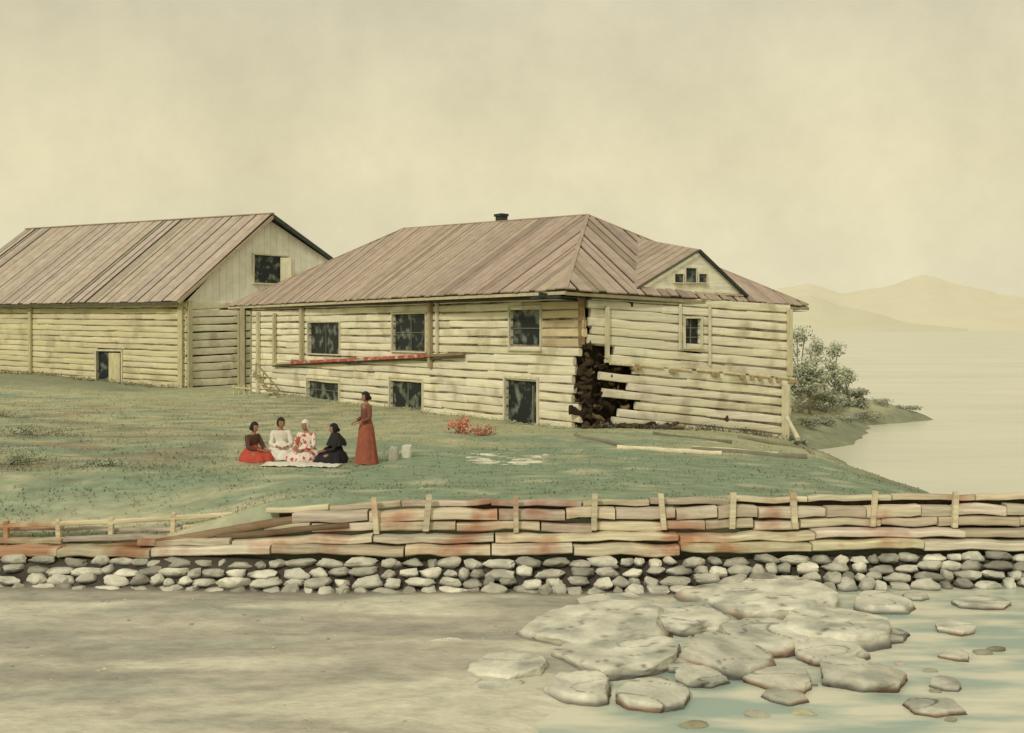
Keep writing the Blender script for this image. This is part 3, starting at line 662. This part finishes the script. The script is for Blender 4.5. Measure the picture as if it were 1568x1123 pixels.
# ================================================================= PEOPLE
def cloth(name,c,second=None): return mat(name,c,.9,nscale=9,lo=.75,hi=1.15,bump=.3,attr=False,second=second,sec_scale=9,sec_lo=.52,sec_hi=.56)
M_skin=mat('skin',(.36,.2,.13),.6,nscale=8,lo=.93,hi=1.05,bump=0,attr=False)
M_hair=mat('black_hair',(.025,.02,.018),.5,nscale=30,lo=.7,hi=1.3,attr=False)
M_eye=mat('eye_dark',(.03,.02,.02),.3,attr=False,bump=0); M_lip=mat('lips',(.35,.12,.09),.6,attr=False,bump=0)
def skin_obj(name,vs,es,rs,m,par,roots=(0,),sub=1):
    me=bpy.data.meshes.new(name); me.from_pydata([tuple(v) for v in vs],es,[]); me.materials.append(m)
    o=bpy.data.objects.new(name,me); scn.collection.objects.link(o); o.parent=par
    o.modifiers.new('skin','SKIN'); 
    sv=me.skin_vertices[0].data
    for i,r in enumerate(rs): sv[i].radius=(r,r) if not isinstance(r,tuple) else r; sv[i].use_root=(i in roots)
    o.modifiers['skin'].use_smooth_shade=True
    s=o.modifiers.new('sub','SUBSURF'); s.levels=sub; s.render_levels=sub
    return o
def loft(rings,seg=44,fold=0,nf=9):
    vs=[];fs=[];ph=rr(0,6)
    for (z,cx,cy,rx,ry,fa) in rings:
        for k in range(seg):
            t=2*math.pi*k/seg; q=1+fa*(math.sin(nf*t+ph)*.6+math.sin((nf+4)*t+ph*2)*.4)
            vs.append((cx+math.cos(t)*rx*q,cy+math.sin(t)*ry*q,z+ (.012*math.sin(5*t+ph) if fa>.04 else 0)))
    for i in range(len(rings)-1):
        for k in range(seg): k2=(k+1)%seg; fs.append((i*seg+k,i*seg+k2,(i+1)*seg+k2,(i+1)*seg+k))
    fs.append(tuple((len(rings)-1)*seg+k for k in range(seg)))
    return vs,fs
def sphere_part(name,fn,m,par,keep=None,seg=28,rings=20):
    bm=bmesh.new(); bmesh.ops.create_uvsphere(bm,u_segments=seg,v_segments=rings,radius=1)
    if keep: bmesh.ops.delete(bm,geom=[f for f in bm.faces if not keep(f.calc_center_median())],context='FACES')
    for v in bm.verts: v.co=fn(v.co.copy())
    me=bpy.data.meshes.new(name); bm.to_mesh(me); bm.free(); me.materials.append(m)
    me.polygons.foreach_set('use_smooth',[True]*len(me.polygons))
    o=bpy.data.objects.new(name,me); scn.collection.objects.link(o); o.parent=par; return o
def figure(name,px,py,yaw,pose,top_m,skirt_m,scale=1.0,D=None,scarf=None,headturn=0,hairm=None):
    D=D or 3.07*F/(py-505); x=(px-784)/F*D; e=empty(name,Vector((x,D,height(x,D)-.01))); e.rotation_euler=(0,0,yaw); e.scale=(scale,)*3
    if pose=='stand':
        J=dict(pel=(0,0,.9),sp=(0,.01,1.08),ch=(0,0,1.24),nk=(0,.005,1.37),hb=(0,-.01,1.43),sL=(.165,0,1.30),eL=(.215,-.0,1.04),wL=(.13,-.2,.96),hL=(.09,0,.86),kL=(.09,-.02,.47),aL=(.09,.01,.08),tL=(.10,-.13,.035))
        hc=Vector((0,-.02,1.505))
        sk=[(.02,0,.0,.27,.27,.09),(.25,0,.0,.235,.24,.08),(.55,0,0,.2,.2,.06),(.8,0,0,.185,.17,.03),(.92,0,0,.165,.135,.01),(1.02,0,0,.125,.105,0)]
    else:
        J=dict(pel=(0,.08,.14),sp=(0,.07,.32),ch=(0,.04,.48),nk=(0,.02,.61),hb=(0,0,.67),sL=(.165,.04,.54),eL=(.22,-.05,.31),wL=(.10,-.24,.27),hL=(.1,.05,.13),kL=(.27,-.24,.17),aL=(.02,-.34,.07),tL=(-.12,-.38,.06))
        hc=Vector((0,-.015,.745))
        sk=[(.01,0,-.1,.38,.40,.08),(.09,0,-.1,.37,.39,.07),(.18,0,-.07,.31,.33,.07),(.25,0,0,.23,.21,.04),(.31,0,.06,.15,.125,.01),(.36,0,.07,.125,.10,0)]
    mir=lambda p:(-p[0],p[1],p[2])
    names=['pel','sp','ch','nk','hb']; V=[J[n] for n in names]; rad=[(.13,.1),(.11,.085),(.13,.09),.048,.045]; E=[(0,1),(1,2),(2,3),(3,4)]
    for s in(0,1):
        f=(lambda p:p) if s==0 else mir; o=len(V)
        V+= [f(J[k]) for k in('sL','eL','wL')]; rad+=[.05,.038,.026]; E+=[(2,o),(o,o+1),(o+1,o+2)]
        o=len(V)
        kk=[J[k] for k in('hL','kL','aL','tL')]
        V+=[f(k) if not(pose!='stand' and i>1 and s) else (-k[0],k[1]+.08,k[2]) for i,k in enumerate(kk)]; rad+=[.08,.055,.036,.028]; E+=[(0,o),(o,o+1),(o+1,o+2),(o+2,o+3)]
    skin_obj('body',V,E,rad,M_skin,e)
    V=[J['pel'],J['sp'],J['ch'],tuple(Vector(J['ch']).lerp(Vector(J['nk']),.75))]; rad=[(.14,.115),(.125,.1),(.145,.105),.065]; E=[(0,1),(1,2),(2,3)]
    if pose!='stand': V[0]=(0,.08,.22)
    for s in(0,1):
        f=(lambda p:p) if s==0 else mir; o=len(V); w3=Vector(J['eL']).lerp(Vector(J['wL']),.9)
        V+=[f(J['sL']),f(J['eL']),f(tuple(w3))]; rad+=[.068,.056,.042]; E+=[(2,o),(o,o+1),(o+1,o+2)]
    skin_obj('bodice',V,E,rad,top_m,e)
    vs,fs=loft(sk); me=bpy.data.meshes.new('skirt'); me.from_pydata(vs,[],fs); me.materials.append(skirt_m); me.polygons.foreach_set('use_smooth',[True]*len(me.polygons))
    o=bpy.data.objects.new('skirt',me); scn.collection.objects.link(o); o.parent=e
    for s in(1,-1):
        w=Vector((J['wL'][0]*s,J['wL'][1],J['wL'][2])); el=Vector((J['eL'][0]*s,J['eL'][1],J['eL'][2])); d=(w-el).normalized()
        side=Vector((0,0,1)).cross(d).normalized()*s; dn=d.cross(side); dn=dn if dn.z<0 else -dn
        V=[w,w+d*.035,w+d*.075]; rad=[(.024,.018),(.034,.016),(.034,.015)]; E=[(0,1),(1,2)]; roots=[0]
        for k,(of,ln) in enumerate(((-.028,.055),(-.010,.072),(.009,.068),(.027,.058))):
            o_=len(V); r0=w+d*.06+side*of*-1; V+=[r0,r0+d*(.02+ln*.35),r0+d*(.02+ln*.75)+dn*.012,r0+d*(.02+ln)+dn*.034]; rad+=[.0095,.0095,.0085,.007]; E+=[(o_,o_+1),(o_+1,o_+2),(o_+2,o_+3)]; roots.append(o_)
        o_=len(V); r0=w+d*.025-side*.02; V+=[r0,r0-side*.03+d*.022,r0-side*.04+d*.055+dn*.01]; rad+=[.012,.0105,.008]; E+=[(o_,o_+1),(o_+1,o_+2)]; roots.append(o_)
        skin_obj('hand',V,E,rad,M_skin,e,roots)
    rot=Matrix.Rotation(headturn,3,'Z')@Matrix.Rotation(.12,3,'X')
    def hf(v):
        g=lambda a,b,c,s:math.exp(-((v.x-a)**2+(v.y-b)**2+(v.z-c)**2)/s)
        p=Vector((v.x*.074*(1-.18*max(0,-v.z)),v.y*.090,v.z*.112))
        p.y-= .024*g(0,-1,-.12,.03)+.008*g(0,-.9,-.62,.06)+.006*g(0,-.85,-.85,.08)
        p.y+= .012*(g(.36,-.9,.08,.04)+g(-.36,-.9,.08,.04))
        return rot@p+hc
    sphere_part('head',hf,M_skin,e,seg=36,rings=28)
    def at(x,y,z,r): 
        return lambda v:rot@Vector((x+v.x*r[0],y+v.y*r[1],z+v.z*r[2]))+hc
    for s in(1,-1):
        sphere_part('eye',at(.027*s,-.072,.008,(.011,.008,.007)),M_eye,e,seg=10,rings=8); sphere_part('ear',at(.074*s,.008,-.006,(.009,.018,.028)),M_skin,e,seg=10,rings=8)
    sphere_part('mouth',at(0,-.080,-.052,(.021,.008,.006)),M_lip,e,seg=10,rings=8)
    hm=scarf or hairm or M_hair
    sphere_part('headscarf' if (scarf or hairm) else 'hair',lambda v:rot@Vector((v.x*.086*(1+.03*math.sin(v.z*20)),v.y*.104+.006,v.z*.122+.008))+hc,hm,e,keep=lambda c:not(c.y<-.35 and c.z<.45) and c.z>-.75)
    sphere_part('hair_bun',at(0,.10,-.04,(.045,.04,.045)),hm,e,seg=14,rings=10)
    if scarf: 
        vs,fs=loft([(hc.z-.36,0,.05,.27,.22,.06),(hc.z-.25,0,.05,.245,.18,.05),(hc.z-.15,0,.03,.15,.12,.03),(hc.z-.09,0,.02,.085,.085,.01)]); me=bpy.data.meshes.new('shawl'); me.from_pydata(vs,[],fs); me.materials.append(scarf); me.polygons.foreach_set('use_smooth',[True]*len(me.polygons)); o=bpy.data.objects.new('shawl',me); scn.collection.objects.link(o); o.parent=e
    return e
redc=cloth('dark_red_wool',(.34,.11,.07)); brn=cloth('brown_wool',(.2,.09,.06)); bright=cloth('red_cotton',(.50,.09,.06)); white=cloth('white_cotton',(.8,.76,.66)); chk=cloth('red_checked_cotton',(.8,.74,.64),(.5,.1,.08)); blk=cloth('black_wool',(.03,.028,.032)); brown_top=cloth('dark_blouse',(.12,.06,.05))
figure('standing_woman',561,709,math.radians(-60),'stand',brn,redc,1.03)
figure('seated_woman',389,706,math.radians(60),'sit',brown_top,bright,1.06)
figure('seated_woman',430,702,math.radians(20),'sit',white,white,1.12,headturn=.3)
figure('seated_woman',468,705,math.radians(-15),'sit',chk,chk,1.1,headturn=-.3,hairm=white)
figure('seated_woman',512,706,math.radians(-70),'sit',blk,blk,1.06,scarf=blk)
# blanket
bm_=MB(); vs=[]; n=30; c0=P(472,711,22.3)
for j in range(13):
    for i in range(n+1):
        x=c0.x+lerp(-.95,.75,i/n); y=21.75+j*.055+.04*math.sin(i*.7); vs.append((x,y,height(x,y)+.03+.035*abs(nz(x*5,y*6,3))+.02*nz(x*14,y*9)))
bm_.add(vs,[(j*(n+1)+i,j*(n+1)+i+1,(j+1)*(n+1)+i+1,(j+1)*(n+1)+i) for j in range(12) for i in range(n)]); o=bm_.obj('blanket',[white],None,True); o.modifiers.new('s','SOLIDIFY').thickness=.015
# ================================================================= SKY, SUN, CAMERA
w=bpy.data.worlds.new('World'); scn.world=w; w.use_nodes=True; N=w.node_tree.nodes; L=w.node_tree.links
bg=N['Background']; sky=N.new('ShaderNodeTexSky'); sky.sky_type='NISHITA'; sky.sun_disc=False
sd=Vector((-.38,-.78,.62)).normalized()
sky.sun_elevation=math.asin(sd.z); sky.sun_rotation=math.atan2(sd.x,sd.y)%(2*math.pi)
sc=N.new('ShaderNodeVectorMath'); sc.operation='SCALE'; sc.inputs['Scale'].default_value=.08; L.new(sky.outputs[0],sc.inputs[0])
tc=N.new('ShaderNodeTexCoord'); sx=N.new('ShaderNodeSeparateXYZ'); L.new(tc.outputs['Generated'],sx.inputs[0])
cr=N.new('ShaderNodeValToRGB'); L.new(sx.outputs['Z'],cr.inputs[0]); el=cr.color_ramp.elements
el[0].position=0; el[0].color=(.76,.70,.48,1); el[1].position=.5; el[1].color=(.63,.59,.43,1)
a=el.new(.16); a.color=(.80,.71,.45,1); a=el.new(.34); a.color=(.68,.62,.43,1)
n=N.new('ShaderNodeTexNoise'); n.inputs['Scale'].default_value=4.5; n.inputs['Detail'].default_value=12; n.inputs['Roughness'].default_value=.66; L.new(tc.outputs['Generated'],n.inputs['Vector'])
mr=N.new('ShaderNodeMapRange'); mr.inputs['From Min'].default_value=.3; mr.inputs['From Max'].default_value=.7; mr.inputs['To Min'].default_value=.87; mr.inputs['To Max'].default_value=1.13; L.new(n.outputs['Fac'],mr.inputs['Value'])
s2=N.new('ShaderNodeVectorMath'); s2.operation='SCALE'; L.new(cr.outputs[0],s2.inputs[0]); L.new(mr.outputs[0],s2.inputs['Scale'])
mx=N.new('ShaderNodeMix'); mx.data_type='RGBA'; mx.inputs['Factor'].default_value=.93; L.new(sc.outputs[0],mx.inputs['A']); L.new(s2.outputs[0],mx.inputs['B'])
L.new(mx.outputs['Result'],bg.inputs['Color']); bg.inputs['Strength'].default_value=1.0
sl=bpy.data.lights.new('sun','SUN'); sl.energy=1.5; sl.angle=math.radians(8); sl.color=(1,.94,.82); so=bpy.data.objects.new('sun',sl); scn.collection.objects.link(so)
so.rotation_euler=(-sd).to_track_quat('-Z','Y').to_euler(); so.location=(0,0,60)
cam=bpy.data.cameras.new('camera'); cam.sensor_width=36; cam.lens=36*F/1568; cam.shift_y=-56.5/1568; cam.clip_end=9000
co=bpy.data.objects.new('camera',cam); co.location=(0,0,CZ); co.rotation_euler=(math.radians(90),0,0); scn.collection.objects.link(co); scn.camera=co
